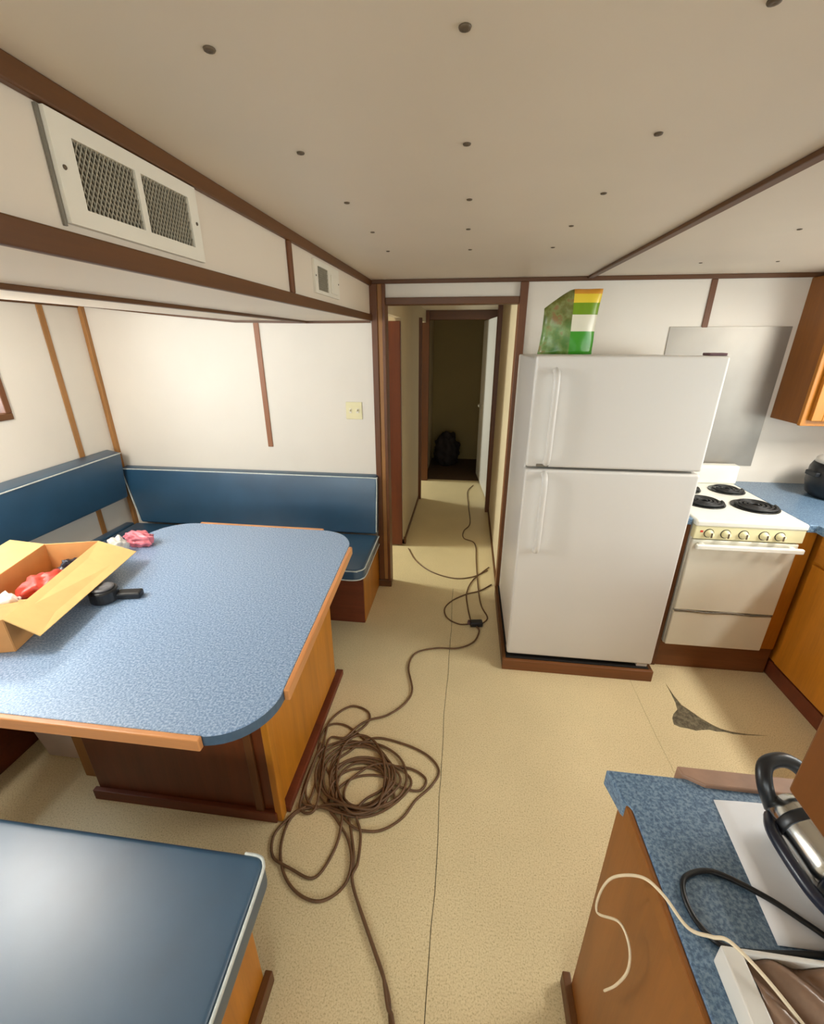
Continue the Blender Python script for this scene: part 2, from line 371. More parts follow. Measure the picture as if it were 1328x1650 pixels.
window(5, 'y', YF, *WIN_F[0], 1); window(6, 'y', YF, *WIN_F[1], 1)

# trims and battens
TN = [0]
def trim(mb, m, label=None, bevel=0.003):
    TN[0] += 1; return struct(mb.build('trim_%d' % TN[0], m, None, bevel), label)
trim(MB().box(XS - 0.001, XS + 0.014, YF, YB - 0.02, 1.998, ZC), 'trim', 'brown strip along the top of the soffit')
trim(MB().box(XS - 0.001, XS + 0.014, YF, YB - 0.02, 1.812, 1.848), 'trim', 'brown strip along the bottom edge of the soffit')
trim(MB().box(XS, XS + 0.012, 1.51, 1.535, 1.848, 1.998), 'trim_z', 'short upright brown strip between the two vents')
trim(MB().box(XS - 0.004, XS + 0.014, YB - 0.02, YB, 1.812, ZC), 'trim_z', 'brown corner strip at the end of the soffit')
trim(MB().box(-1.012, -0.988, YF, YB, 1.803, 1.816), 'trim', 'thin dark strip under the lowered ceiling')
trim(MB().box(0.622, 0.650, YF, YB - 0.01, ZC - 0.012, ZC), 'trim', 'brown ceiling strip running above the fridge')
trim(MB().box(XS + 0.014, XR, YB - 0.012, YB, ZC - 0.022, ZC), 'trim_x', 'thin brown strip between ceiling and back wall')
m = MB().prism_axis([(XS, 1.802), (-1.0, 1.801), (-1.45, 1.808), (-2.0, 1.859), (XL, 1.908), (XL, 1.926), (-2.0, 1.876), (-1.45, 1.823), (-1.0, 1.816), (XS, 1.817)], YB - 0.008, YB, 'y')
trim(m, 'trim_x', 'thin dark strip atop the back wall of the dinette', 0)
trim(MB().box(XL, XL + 0.012, YF, YB, 1.898, 1.922), 'trim', 'thin dark strip atop the left wall')
trim(MB().box(-1.335, -1.300, YB - 0.007, YB, 1.03, 1.815), 'batten_red', 'brown batten on the back wall above the bench')
trim(MB().box(XL, XL + 0.028, YB - 0.028, YB, 0.0, 1.92), 'batten', 'light brown batten in the dinette corner')
trim(MB().box(XL, XL + 0.007, 2.435, 2.475, 0.40, 1.915), 'batten', 'light brown batten on the left wall near the corner')
trim(MB().box(1.262, 1.294, YB - 0.007, YB, 1.77, ZC - 0.022), 'trim_z', 'short brown batten above the steel backsplash')
# doorway casing
trim(MB().box(-0.585, -0.548, YB - 0.022, YB, 0.0, ZC - 0.022), 'trim_z', 'brown left casing of the hall doorway')
trim(MB().box(-0.548, -0.520, YB - 0.014, YB + 0.06, 0.0, ZC - 0.022), 'batten', 'lighter strip inside the left door casing')
trim(MB().box(-0.520, -0.500, YB - 0.024, YB + 0.075, 0.0, ZC - 0.022), 'trim_z', 'brown left jamb of the hall doorway')
trim(MB().box(0.268, 0.312, YB - 0.022, YB + 0.075, 0.0, ZC - 0.022), 'trim_z', 'brown right jamb of the hall doorway')
trim(MB().box(-0.50, 0.268, YB - 0.018, YB + 0.07, 1.898, 1.936), 'trim_x', 'brown head strip of the hall doorway')
trim(MB().box(-0.605, -0.495, YB - 0.032, YB, 0.0, 0.055), 'trim_x', 'brown block at the foot of the left door casing')
trim(MB().box(-0.53, -0.49, 3.45, 3.50, 0.0, 0.05), 'trim')
trim(MB().box(-0.512, -0.50, 3.45, 4.66, 0.0, 0.035), 'trim', 'dark strip at the foot of the left hall wall')
trim(MB().box(0.272, 0.287, 2.83, 4.32, 0.0, 0.03), 'trim', 'dark strip at the foot of the right hall wall')
trim(MB().box(0.245, 0.345, 4.32, 4.44, 0.0, ZC), 'trim_z', 'dark brown jamb on the right of the hall')
trim(MB().box(-0.57, -0.47, 5.36, 5.44, 0.0, ZC), 'trim_z', 'dark brown jamb far down the hall on the left')
trim(MB().box(-0.52, 0.36, 5.38, 5.46, 1.93, ZC), 'trim_x', 'brown beam across the hall ceiling')
trim(MB().box(-0.57, -0.48, 4.64, 4.69, 0.0, 1.92), 'trim_z', 'brown edge post in the middle of the hall')
# hall doors
d = bpy.data.objects.new('door_1', None); COL.objects.link(d); d.location = (-0.86, 3.42, 0); d['kind'] = 'structure'; d['label'] = 'dark red-brown door standing open into the side cabin'
MB().box(-1.22, -0.515, 3.405, 3.44, 0.012, 1.84).build('door_leaf', 'door_wood', d, 0.004)
MB().lathe([(0.0, 0), (0.012, 0.0), (0.012, -0.03), (0.026, -0.04), (0.026, -0.055), (0.0, -0.062)], (-1.15, 3.405, 0.95), 16, 'y').build('door_handle', 'chrome', d, smooth=True)
d = bpy.data.objects.new('door_2', None); COL.objects.link(d); d.location = (0.2, 5.2, 0); d['kind'] = 'structure'; d['label'] = 'white door ajar far down the hall on the right'
MB().prism([(0.285, 4.52), (0.165, 5.75), (0.195, 5.755), (0.315, 4.523)], 0.012, 1.93).build('door_leaf', 'fridge', d, 0.003)
MB().lathe([(0.0, 0), (0.012, 0.0), (0.012, -0.03), (0.026, -0.04), (0.026, -0.055), (0.0, -0.062)], (0.195, 5.55, 0.95), 16, 'x').build('door_handle', 'chrome', d, smooth=True)
# ceiling screws
sm = None
for x in (-0.33, -0.016, 0.298):
    for k in range(5):
        y = 0.655 + 0.316 * k
        if sm is None:
            o = MB().lathe([(0.0, 0.0), (0.0075, -0.0003), (0.0068, -0.0022), (0.003, -0.003), (0.0, -0.0022)], (x, y, ZC), 12).build('screw', 'screw', ceiling, smooth=True); sm = o
            sm_off = Vector((x, y, 0))
        else:
            o = sm.copy(); COL.objects.link(o); o.parent = ceiling; o.location = Vector((x + random.uniform(-.006, .006), y + random.uniform(-.008, .008), 0)) - sm_off
for x, y in ((1.02, 1.73), (1.02, 1.1), (1.02, 2.36), (1.34, 2.36), (1.34, 1.73)):
    o = sm.copy(); COL.objects.link(o); o.parent = ceiling; o.location = Vector((x, y, 0)) - sm_off

# ------------------------------------------------------------------ dinette lamp (just above the table, on the lowered ceiling)
LX, LY, LZ = -1.92, 1.08, 1.862
lamp = thing('ceiling_lamp', 'round white globe lamp on the lowered ceiling over the dinette', 'lamp', (LX, LY, LZ - 0.05))
MB().lathe([(0.0, 0.015), (0.15, 0.015), (0.155, -0.01), (0.14, -0.02), (0.0, -0.02)], (LX, LY, LZ), 32).build('base', 'lamp_body', lamp, smooth=True)
MB().lathe([(0.03, -0.02), (0.03, -0.062)], (LX, LY, LZ), 16).build('stem', 'lamp_body', lamp, smooth=True)
MB().lathe([(0.001 + 0.11 * math.sin(math.pi * k / 14), -0.17 + 0.11 * math.cos(math.pi * k / 14)) for k in range(15)], (LX, LY, LZ), 28).build('globe', 'globe_glow', lamp, smooth=True)
GX, GY = 2.10, 1.60  # unseen galley lamp, added to brighten the floor and stove
gl = thing('ceiling_lamp', 'unseen tube lamp added on the galley ceiling to brighten floor and stove', 'lamp', (GX, GY, ZC - 0.07))
MB().box(GX - 0.07, GX + 0.07, GY - 0.35, GY + 0.35, ZC - 0.025, ZC).build('base', 'lamp_body', gl, 0.004)
MB().prism_axis([(GX - 0.06, ZC - 0.024), (GX - 0.05, ZC - 0.055), (GX - 0.02, ZC - 0.068), (GX + 0.02, ZC - 0.068), (GX + 0.05, ZC - 0.055), (GX + 0.06, ZC - 0.024)], GY - 0.34, GY + 0.34, 'y').build('diffuser', 'fill_glow', gl, 0.004)
l = area('galley_fill_light', (0, 0, 0), (0, 0, -1), 0.12, 0.66, 17, (1.0, 0.97, 0.91)); l.parent = gl; l.location = (0, 0, -0.012)

# ------------------------------------------------------------------ soffit vents
def vent(y0, y1, z0, z1, openings, label, tilt=True):
    e = thing('air_vent', label, 'vent', (XS, (y0 + y1) / 2, z0))
    m = MB(); holes_wall(y0, y1, z0, z1, openings, lambda a, b, lo, hi: m.box(XS + 0.0005, XS + 0.010, a, b, lo, hi))
    m.build('frame', 'vent_white', e)
    for a, b, lo, hi in openings:
        MB().box(XS + 0.0005, XS + 0.002, a - 0.002, b + 0.002, lo - 0.002, hi + 0.002).build('backing', 'vent_dark', e)
        g = MB(); h = hi - lo; step = 0.0085
        k = -int(h / step) - 1
        while a + k * step < b:
            for sgn in (1, -1):
                pa = [a + k * step, lo if sgn > 0 else hi]; pb = [a + k * step + h * 0.55, hi if sgn > 0 else lo]
                ts = [0.0, 1.0]; dy = pb[0] - pa[0]
                t0 = max(0, (a - pa[0]) / dy); t1 = min(1, (b - pa[0]) / dy)
                if t1 - t0 > 0.02:
                    P = lambda t: (XS + (0.006 if sgn > 0 else 0.0045), pa[0] + dy * t, pa[1] + (pb[1] - pa[1]) * t)
                    g.bar(P(t0), P(t1), 0.0016, 0.0016, (1, 0, 0))
            k += 1
        o = g.build('mesh_grille', 'grille', e); o['kind'] = 'stuff'
    for y in (y0 + 0.012, y1 - 0.012):
        MB().lathe([(0.0, 0.0), (0.0034, 0.0), (0.003, 0.0015), (0.0, 0.002)], (XS + 0.010, y, (z0 + z1) / 2 + 0.002), 10, 'x').build('screw', 'screw', e, smooth=True)
    return e
v1 = vent(0.668, 1.012, 1.860, 1.996, [(0.705, 0.832, 1.884, 1.972), (0.846, 0.982, 1.884, 1.972)], 'large white return-air vent with two mesh openings on the soffit')
MB().box(XS + 0.0005, XS + 0.004, 0.662, 0.667, 1.856, 1.996).build('side_strip', 'gasket', v1)
v2 = vent(1.75, 2.07, 1.872, 1.985, [(1.785, 1.915, 1.884, 1.966)], 'small white vent with one mesh opening near the soffit end')
MB().box(XS + 0.010, XS + 0.016, 1.945, 2.03, 1.885, 1.955).build('cover_plate', 'vent_white', v2, 0.002)

# ------------------------------------------------------------------ light switch
s = thing('light_switch', 'cream double light switch plate on the back wall beside the doorway', 'switch', (-0.72, YB, 1.23))
MB().box(-0.775, -0.668, YB - 0.006, YB, 1.228, 1.338).build('plate', 'switch', s, 0.004)
for x in (-0.745, -0.698):
    MB().box(x - 0.008, x + 0.008, YB - 0.009, YB - 0.005, 1.268, 1.298).build('toggle_slot', 'vent_white', s)
    MB().bar((x, YB - 0.007, 1.283), (x, YB - 0.019, 1.291), 0.008, 0.010).build('toggle', 'switch', s, 0.002)

# ------------------------------------------------------------------ benches
def cushion(name, x0, x1, y0, y1, z0, z1, parent, r=0.03, puff=0.012, lean=None):
    m = MB(); nx, ny = max(2, int((x1 - x0) / 0.07)), max(2, int((y1 - y0) / 0.07)); m.box(x0, x1, y0, y1, z0, z1)
    o = m.build(name, 'vinyl', parent, r, 4, smooth=True)
    return o
def piping(pts, parent, r=0.0042, closed=False):
    return MB().tube(catmull(pts, 6, closed), r, 6, closed).build('piping', 'piping', parent, smooth=True)
# back bench
b = thing('dinette_bench', 'blue vinyl dinette bench along the back wall beside the doorway', 'bench', (-1.5, 2.45, 0))
MB().box(-2.40, -0.60, 2.27, 2.745, 0.03, 0.375).build('base', 'brown_ply', b, 0.004)
MB().box(-2.40, -0.590, 2.262, 2.275, 0.0, 0.37).build('front_panel', 'base_dark', b, 0.003)  # darker wood carries the shade of the front; lit end is oak
MB().box(-0.602, -0.588, 2.275, 2.745, 0.0, 0.37).build('end_panel', 'oak', b, 0.003)
pts, _ = rounded([(-2.40, 2.15), (-0.560, 2.15), (-0.568, 2.66), (-2.40, 2.66)], [0.02, 0.06, 0.02, 0.02], 6)
seat = MB().prism(pts, 0.375, 0.450).build('seat_cushion', 'vinyl', b, 0.018, 4, True)
piping([(-2.2, 2.147, 0.443), (-1.3, 2.147, 0.443), (-0.66, 2.147, 0.443), (-0.60, 2.150, 0.443), (-0.563, 2.185, 0.443), (-0.559, 2.25, 0.443), (-0.561, 2.45, 0.443), (-0.563, 2.65, 0.443)], seat)
piping([(-0.70, 2.147, 0.383), (-0.62, 2.147, 0.383), (-0.575, 2.17, 0.383), (-0.559, 2.23, 0.383), (-0.561, 2.45, 0.383), (-0.563, 2.65, 0.383)], seat)
bk = MB().add([(-2.36, 2.655, 0.452), (-0.580, 2.655, 0.452), (-0.572, 2.685, 0.858), (-2.44, 2.685, 0.858), (-2.36, 2.745, 0.452), (-0.580, 2.745, 0.452), (-0.572, 2.745, 0.866), (-2.44, 2.745, 0.866)],
              [(0, 1, 2, 3), (7, 6, 5, 4), (0, 4, 5, 1), (1, 5, 6, 2), (2, 6, 7, 3), (3, 7, 4, 0)]).build('back_cushion', 'vinyl', b, 0.014, 4, True)
piping([(-2.358, 2.652, 0.47), (-2.40, 2.668, 0.66), (-2.434, 2.680, 0.84), (-2.42, 2.682, 0.852), (-1.6, 2.683, 0.855), (-0.8, 2.683, 0.853), (-0.59, 2.682, 0.852), (-0.574, 2.680, 0.84), (-0.577, 2.667, 0.66), (-0.581, 2.652, 0.47)], bk)
# left bench
b = thing('dinette_bench', 'blue vinyl dinette bench along the left wall under the window', 'bench', (-2.1, 1.4, 0))
MB().box(-2.485, -1.88, 0.10, 2.14, 0.0, 0.375).build('base', 'base_dark', b, 0.004)
MB().box(-2.485, -1.84, 0.66, 2.135, 0.375, 0.448).build('seat_cushion', 'vinyl', b, 0.018, 4, True)
MB().box(-2.485, -2.42, 2.165, 2.66, 0.375, 0.449).build('corner_cushion', 'vinyl', b, 0.012, 3, True)
bk = MB().add([(-2.40, 0.7, 0.652), (-2.372, 0.7, 0.955), (-2.485, 0.7, 0.985), (-2.485, 0.7, 0.652), (-2.40, 2.645, 0.652), (-2.372, 2.645, 0.985), (-2.485, 2.66, 1.000), (-2.485, 2.66, 0.652)],
              [(0, 1, 2, 3), (7, 6, 5, 4), (0, 4, 5, 1), (1, 5, 6, 2), (2, 6, 7, 3), (3, 7, 4, 0)]).build('back_cushion', 'vinyl', b, 0.014, 4, True)
piping([(-2.370, 0.7, 0.950), (-2.370, 1.6, 0.964), (-2.370, 2.3, 0.975), (-2.370, 2.64, 0.980)], bk)
MB().box(-2.489, -2.484, 1.55, 2.05, 0.66, 0.8).build('mounting_board', 'batten', b)
# near bench
b = thing('dinette_bench', 'blue vinyl bench nearest the viewer with a worn shiny seat', 'bench', (-1.1, 0.38, 0))
MB().box(-1.84, -0.505, 0.10, 0.575, 0.0, 0.37).build('base', 'brown_ply', b, 0.004)
MB().box(-0.506, -0.492, 0.10, 0.577, 0.0, 0.37).build('end_panel', 'oak', b, 0.003)
MB().box(-0.492, -0.470, 0.10, 0.590, 0.0, 0.05).build('foot_strip', 'trim', b, 0.003)
pts, _ = rounded([(-1.85, 0.06), (-0.432, 0.06), (-0.458, 0.650), (-1.85, 0.650)], [0.02, 0.04, 0.035, 0.02], 6)
seat = MB().prism(pts, 0.372, 0.462).build('seat_cushion', 'vinyl', b, 0.016, 4, True)
piping([(-0.433, 0.10, 0.459), (-0.437, 0.25, 0.459), (-0.446, 0.45, 0.459), (-0.4545, 0.60, 0.459), (-0.462, 0.632, 0.460), (-0.480, 0.646, 0.459), (-0.52, 0.6485, 0.458)], seat)

# ------------------------------------------------------------------ table
ZT = 0.72
t = thing('dinette_table', 'blue speckled laminate dinette table with rounded corners on a wood pedestal', 'table', (-1.05, 1.4, 0))
quad = [(-1.74, 0.765), (-0.500, 0.765), (-0.578, 2.105), (-1.70, 2.115)]
pts, ends = rounded(quad, [0.16, 0.17, 0.20, 0.20], 12)
top = MB().prism(pts, ZT - 0.034, ZT).build('tabletop', 'laminate', t, 0.003)
ctr = Vector((-1.1, 1.42))
pin, _ = rounded([tuple(ctr + (Vector(q) - ctr) * 1.0008) for q in quad], [0.16, 0.17, 0.20, 0.20], 12)
MB().prism(pin, ZT - 0.036, ZT - 0.0035).build('core_edge', 'laminate_edge', top)
for i, mname in ((0, 'edge_band_x'), (1, 'edge_band'), (2, 'edge_band_x'), (3, 'edge_band')):
    a = ends[i][1]; c = ends[(i + 1) % 4][0]; dd = (c - a).normalized(); nrm = Vector((dd.y, -dd.x)) * 0.009
    if i == 0: c = a + (c - a) * 1.02
    a = a + nrm; c = c + nrm
    MB().bar((a.x, a.y, ZT - 0.018), (c.x, c.y, ZT - 0.018), 0.018, 0.040).build('edge_band', mname, top, 0.004, 3)
ped = MB().box(-1.385, -0.645, 1.018, 1.765, 0.0, ZT - 0.036).build('pedestal', 'door_wood', t, 0.004)  # shade on the front is put into the dark wood; side panel is lighter
MB().box(-0.648, -0.630, 1.05, 1.74, 0.05, ZT - 0.04).build('side_panel', 'oak', t, 0.003)
MB().box(-0.648, -0.620, 1.008, 1.046, 0.0, ZT - 0.04).build('corner_post', 'oak', t, 0.004)
MB().box(-0.72, -0.69, 1.006, 1.02, 0.0, ZT - 0.04).build('corner_strip', 'trim_z', t, 0.003)
MB().box(-1.40, -0.64, 1.000, 1.020, 0.0, 0.05).build('foot_strip', 'base_dark', t, 0.003)
MB().box(-0.642, -0.605, 1.046, 1.80, 0.0, 0.03).build('foot_strip', 'base_dark', t, 0.003)
MB().lathe([(0.0, 0.0), (0.006, 0.0), (0.010, 0.010), (0.010, 0.016), (0.0, 0.019)], (-0.630, 1.42, 0.60), 14, 'x').build('catch_knob', 'black_plastic', t, smooth=True)
MB().box(-1.52, -1.468, 1.085, 1.125, 0.0, ZT - 0.036).build('support_post', 'batten', t, 0.003)
# white bin under the table
b = thing('storage_bin', 'pale plastic bin standing under the table', 'bin', (-1.66, 1.26, 0))
MB().add([(-1.76, 1.15, 0), (-1.60, 1.15, 0), (-1.60, 1.42, 0), (-1.76, 1.42, 0), (-1.80, 1.13, 0.32), (-1.57, 1.13, 0.32), (-1.57, 1.44, 0.32), (-1.80, 1.44, 0.32)],
         [(0, 3, 2, 1), (0, 1, 5, 4), (1, 2, 6, 5), (2, 3, 7, 6), (3, 0, 4, 7), (4, 5, 6, 7)]).build('body', 'bin_white', b, 0.008)
MB().box(-1.81, -1.56, 1.12, 1.45, 0.31, 0.335).build('lid', 'bin_white', b, 0.006)
MB().lathe([(0.0, 0.0), (0.014, 0.0), (0.013, -0.006), (0.0, -0.007)], (-1.675, 1.137, 0.24), 14, 'y').build('handle_hole', 'black_plastic', b, smooth=True)

# ------------------------------------------------------------------ cardboard box on the table
bx = thing('cardboard_box', 'open cardboard box with spread flaps on the table', 'box', (-1.75, 1.33, ZT))
A = Vector((-1.482, 1.000, 0.85)); B = Vector((-1.645, 1.580, 0.85)); ab = (B - A).normalized(); nn = Vector((-ab.y, ab.x, 0)); WID = 0.36
if nn.x > 0: nn = -nn
D_, C_ = A + nn * WID * 0.62, B + nn * WID * 0.62
ang = math.atan2(ab.y, ab.x)
def card(p0, p1, p2, p3, m, name, th=0.004):
    P = [Vector(p) for p in (p0, p1, p2, p3)]; n = (P[1] - P[0]).cross(P[3] - P[0]).normalized() * th / 2
    return MB().add([p + n for p in P] + [p - n for p in P], [(0, 1, 2, 3), (7, 6, 5, 4), (0, 4, 5, 1), (1, 5, 6, 2), (2, 6, 7, 3), (3, 7, 4, 0)]).build(name, m, bx)
fl = lambda p, z=ZT + 0.003: Vector((p.x, p.y, z))
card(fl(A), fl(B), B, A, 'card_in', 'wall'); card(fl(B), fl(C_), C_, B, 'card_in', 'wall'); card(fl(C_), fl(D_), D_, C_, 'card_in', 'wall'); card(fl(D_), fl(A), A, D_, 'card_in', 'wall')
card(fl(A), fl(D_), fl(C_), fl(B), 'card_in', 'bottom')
card(A, B, (-1.500, 1.615, 0.788), (-1.375, 1.010, 0.788), 'cardboard', 'flap')
card(C_, D_, D_ + nn * 0.13 + Vector((0, 0, 0.03)), C_ + nn * 0.13 + Vector((0, 0, 0.03)), 'cardboard', 'flap')
card(B, C_, C_ + ab * 0.05 + Vector((0, 0, -0.10)), B + ab * 0.05 + Vector((0, 0, -0.10)), 'cardboard', 'flap')
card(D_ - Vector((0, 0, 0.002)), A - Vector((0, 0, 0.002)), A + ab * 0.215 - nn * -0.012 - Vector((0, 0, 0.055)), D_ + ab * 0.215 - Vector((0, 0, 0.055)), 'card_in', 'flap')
def blob(name, c, r, m, seed, amp=0.25, label=None, cat=None, group=None):
    bm = bmesh.new(); bmesh.ops.create_icosphere(bm, subdivisions=4, radius=1.0); rnd = random.Random(seed)
    ph = [(Vector((rnd.uniform(-1, 1), rnd.uniform(-1, 1), rnd.uniform(-1, 1))).normalized(), rnd.uniform(2, 9), rnd.uniform(0, 6)) for _ in range(9)]
    me = bpy.data.meshes.new(name)
    for v in bm.verts:
        f = 1 + amp * sum(abs(math.sin(d.dot(v.co) * k + p)) * 2 - 1.2 for d, k, p in ph) / 4.5
        v.co = Vector((v.co.x * r[0] * f, v.co.y * r[1] * f, max(-0.75, v.co.z) * r[2] * (f if v.co.z > -0.6 else 1)))
    zmin = min(v.co.z for v in bm.verts)
    for v in bm.verts: v.co.z -= zmin
    bm.to_mesh(me); bm.free(); me.materials.append(MATS[m])
    for p in me.polygons: p.use_smooth = True
    o = bpy.data.objects.new(name, me); COL.objects.link(o); o.location = c
    if label: tag(o, label, cat, group)
    return o
mid = (A + C_) / 2
blob('snack_bag', (mid.x + 0.02, mid.y + 0.045, ZT + 0.006), (0.072, 0.085, 0.06), 'red_plastic', 3, 0.3, 'crumpled red packet inside the cardboard box', 'packet')
blob('plastic_bag', (mid.x - 0.005, mid.y - 0.105, ZT + 0.006), (0.055, 0.05, 0.055), 'white_plastic', 5, 0.3, 'crumpled whitish packet inside the cardboard box', 'packet')
blob('snack_bag', (mid.x - 0.03, mid.y + 0.21, ZT + 0.006), (0.045, 0.045, 0.045), 'navy', 8, 0.3, 'small dark packet in the far corner of the box', 'packet')
blob('wrapped_package', (-1.645, 1.808, ZT), (0.070, 0.042, 0.042), 'pink_plastic', 11, 0.3, 'pink plastic-wrapped package behind the cardboard box', 'package')
blob('plastic_bag', (-1.672, 1.70, ZT), (0.040, 0.045, 0.05), 'white_plastic', 13, 0.3, 'crumpled white bag between the box and the pink package', 'bag')
blob('snack_bag', (-1.575, 0.905, ZT), (0.05, 0.045, 0.03), 'red_plastic', 17, 0.35, 'crumpled red packet beside the box at the left end of the table', 'packet')
# black tape gadget
g = thing('tape_measure', 'black round tape measure with a short rectangular tail on the table', 'tape measure', (-1.45, 1.33, ZT))
MB().lathe([(0.0, 0.0), (0.046, 0.0), (0.052, 0.008), (0.052, 0.046), (0.046, 0.054), (0.0, 0.055)], (-1.425, 1.325, ZT), 28).build('case', 'black_plastic', g, smooth=False, bevel=0.003)
MB().lathe([(0.018, 0.0), (0.040, 0.0), (0.040, 0.005), (0.032, 0.008), (0.020, 0.005)], (-1.425, 1.325, ZT + 0.055), 24).build('ring', 'grey_plastic', g, smooth=True)
MB().bar((-1.455, 1.315, ZT + 0.058), (-1.392, 1.338, ZT + 0.058), 0.013, 0.008).build('clip', 'grey_plastic', g, 0.002)
MB().bar((-1.385, 1.345, ZT + 0.016), (-1.295, 1.368, ZT + 0.014), 0.044, 0.028).build('tail', 'black_plastic', g, 0.007)

# ------------------------------------------------------------------ fridge
FX0, FX1, FY = 0.283, 1.047, 1.972
f = thing('refrigerator', 'white top-freezer refrigerator on a low wooden plinth', 'refrigerator', (0.66, 2.3, 0.07))
MB().box(FX0 + 0.004, FX1 - 0.004, FY + 0.075, 2.69, 0.085, 1.632).build('cabinet', 'fridge', f, 0.008)
MB().box(FX0 + 0.02, FX1 - 0.02, FY + 0.05, 2.66, 0.0705, 0.09).build('toe_grille', 'black_gap', f)
MB().box(FX0 + 0.012, FX1 - 0.012, FY + 0.062, FY + 0.078, 0.10, 1.63).build('gasket', 'gasket', f)
lo = MB().box(FX0, FX1, FY, FY + 0.064, 0.088, 1.149).build('lower_door', 'fridge', f, 0.012, 4)
up = MB().box(FX0, FX1, FY, FY + 0.064, 1.160, 1.645).build('freezer_door', 'fridge', f, 0.012, 4)
def fhandle(z0, z1, door):
    x = 0.370
    m = MB().tube(catmull([(x, FY + 0.004, z0), (x, FY - 0.030, z0 + 0.012), (x, FY - 0.042, z0 + 0.06), (x, FY - 0.042, (z0 + z1) / 2), (x, FY - 0.042, z1 - 0.06), (x, FY - 0.030, z1 - 0.012), (x, FY + 0.004, z1)], 6), 0.0145, 12)
    m.build('handle', 'fridge', door, smooth=True)
fhandle(1.182, 1.585, up); fhandle(0.735, 1.130, lo)
MB().box(0.33, 0.385, FY - 0.003, FY + 0.002, 1.163, 1.176).build('badge', 'gasket', up, 0.001)
MB().box(FX1 - 0.075, FX1 - 0.006, FY + 0.02, FY + 0.08, 1.645, 1.656).build('hinge_cover', 'purple', f, 0.003)
MB().box(FX1 - 0.075, FX1 - 0.02, FY + 0.005, FY + 0.05, 0.0705, 0.088).build('hinge_foot', 'fridge', f, 0.003)
p = thing('fridge_plinth', 'low brown wooden plinth under the refrigerator', 'plinth', (0.66, 2.3, 0))
MB().box(0.262, 1.052, 1.945, 1.965, 0.0, 0.066).build('front_board', 'plinth', p, 0.003)
MB().box(0.262, 0.282, 1.965, 2.72, 0.0, 0.066).build('side_board', 'trim', p, 0.003)
MB().box(1.032, 1.052, 1.965, 2.72, 0.0, 0.066).build('side_board', 'trim', p, 0.003)
MB().box(0.282, 1.032, 1.965, 2.72, 0.05, 0.069).build('deck', 'black_gap', p)
# pouch on the fridge
m = MB(); nx, nz = 14, 16; px, py, pz, W2, HH = 0.425, 2.13, 1.646, 0.118, 0.262
vsf, vsb = [], []
for k in range(nz + 1):
    for i in range(nx + 1):
        u = i / nx * 2 - 1; h = k / nz
        wd = W2 * (1.0 - 0.04 * math.sin(h * math.pi)); th = 0.034 * (1 - u * u) ** 0.6 * (1 - h) ** 0.45 + 0.0015
        top_z = HH * (1 - 0.30 * max(0, -u - 0.05) ** 1.2) if True else HH
        cr = 0.004 * math.sin(u * 9 + h * 7) * math.sin(h * 11)
        x = px + u * wd + (0.012 * h); z = pz + h * top_z
        vsf.append((x, py - th + cr - 0.015 * h * 0, z)); vsb.append((x, py + th + cr, z))
S = nx + 1; fs = []
for k in range(nz):
    for i in range(nx):
        a = k * S + i; fs.append((a, a + 1, a + 1 + S, a + S))
nF = len(vsf); allf = fs + [tuple(q + nF for q in reversed(ff)) for ff in fs]
rim = [i for i in range(nx)]
for i in range(nx): allf.append((i + 1, i, nF + i, nF + i + 1)); a = nz * S + i; allf.append((a, a + 1, nF + a + 1, nF + a))
for k in range(nz): a = k * S; allf.append((a, a + S, nF + a + S, nF + a)); a = k * S + nx; allf.append((a + S, a, nF + a, nF + a + S))
m.add(vsf + vsb, allf)
po = m.build('snack_pouch', 'pouch', None, smooth=True)
tag(po, 'green and white printed plastic pouch standing on top of the refrigerator', 'pouch')

# ------------------------------------------------------------------ steel backsplash
o = MB().box(1.10, 1.722, YB - 0.006, YB, 1.00, 1.775).build('steel_backsplash', 'steel', None, 0.001)
tag(o, 'stainless steel splash sheet on the wall behind the stove', 'backsplash')

# ------------------------------------------------------------------ stove
SX0, SX1, SY = 1.122, 1.612, 2.055
s = thing('stove', 'small white electric stove with four coil burners', 'stove', (1.37, 2.38, 0.165))
MB().box(SX0 + 0.006, SX1 - 0.006, SY + 0.02, 2.72, 0.165, 0.872).build('body', 'stove_white', s, 0.004)
MB().box(SX0, SX1 + 0.004, SY - 0.012, 2.70, 0.872, 0.905).build('cooktop', 'stove_white', s, 0.010, 3)
MB().box(SX0, SX1 + 0.004, 2.655, 2.715, 0.905, 1.02).build('back_guard', 'stove_white', s, 0.012, 3)
pn = MB().box(SX0 + 0.004, SX1, SY - 0.006, SY + 0.03, 0.806, 0.872).build('control_panel', 'panel_cream', s, 0.004)
for i, x in enumerate((1.19, 1.265, 1.345, 1.435, 1.505)):
    kb = MB().lathe([(0.0, 0.0), (0.020, 0.0), (0.019, -0.006), (0.014, -0.010), (0.013, -0.026), (0.0, -0.028)], (x, SY - 0.006, 0.838), 18, 'y').build('knob', 'panel_cream', pn, smooth=True)
    MB().box(x - 0.003, x + 0.003, SY - 0.036, SY - 0.033, 0.826, 0.850).build('knob_pointer', 'screw', pn)
    MB().lathe([(0.0, 0.0), (0.023, 0.0), (0.023, -0.0015), (0.0, -0.0015)], (x, SY - 0.006, 0.838), 18, 'y').build('dial_ring', 'drip_pan', pn, smooth=False)
MB().box(1.150, 1.162, SY - 0.008, SY - 0.004, 0.842, 0.852).build('indicator_light', 'red_plastic', pn)
dr = MB().box(SX0 + 0.006, SX1 - 0.008, SY - 0.004, SY + 0.022, 0.396, 0.800).build('oven_door', 'stove_cream', s, 0.006, 3)
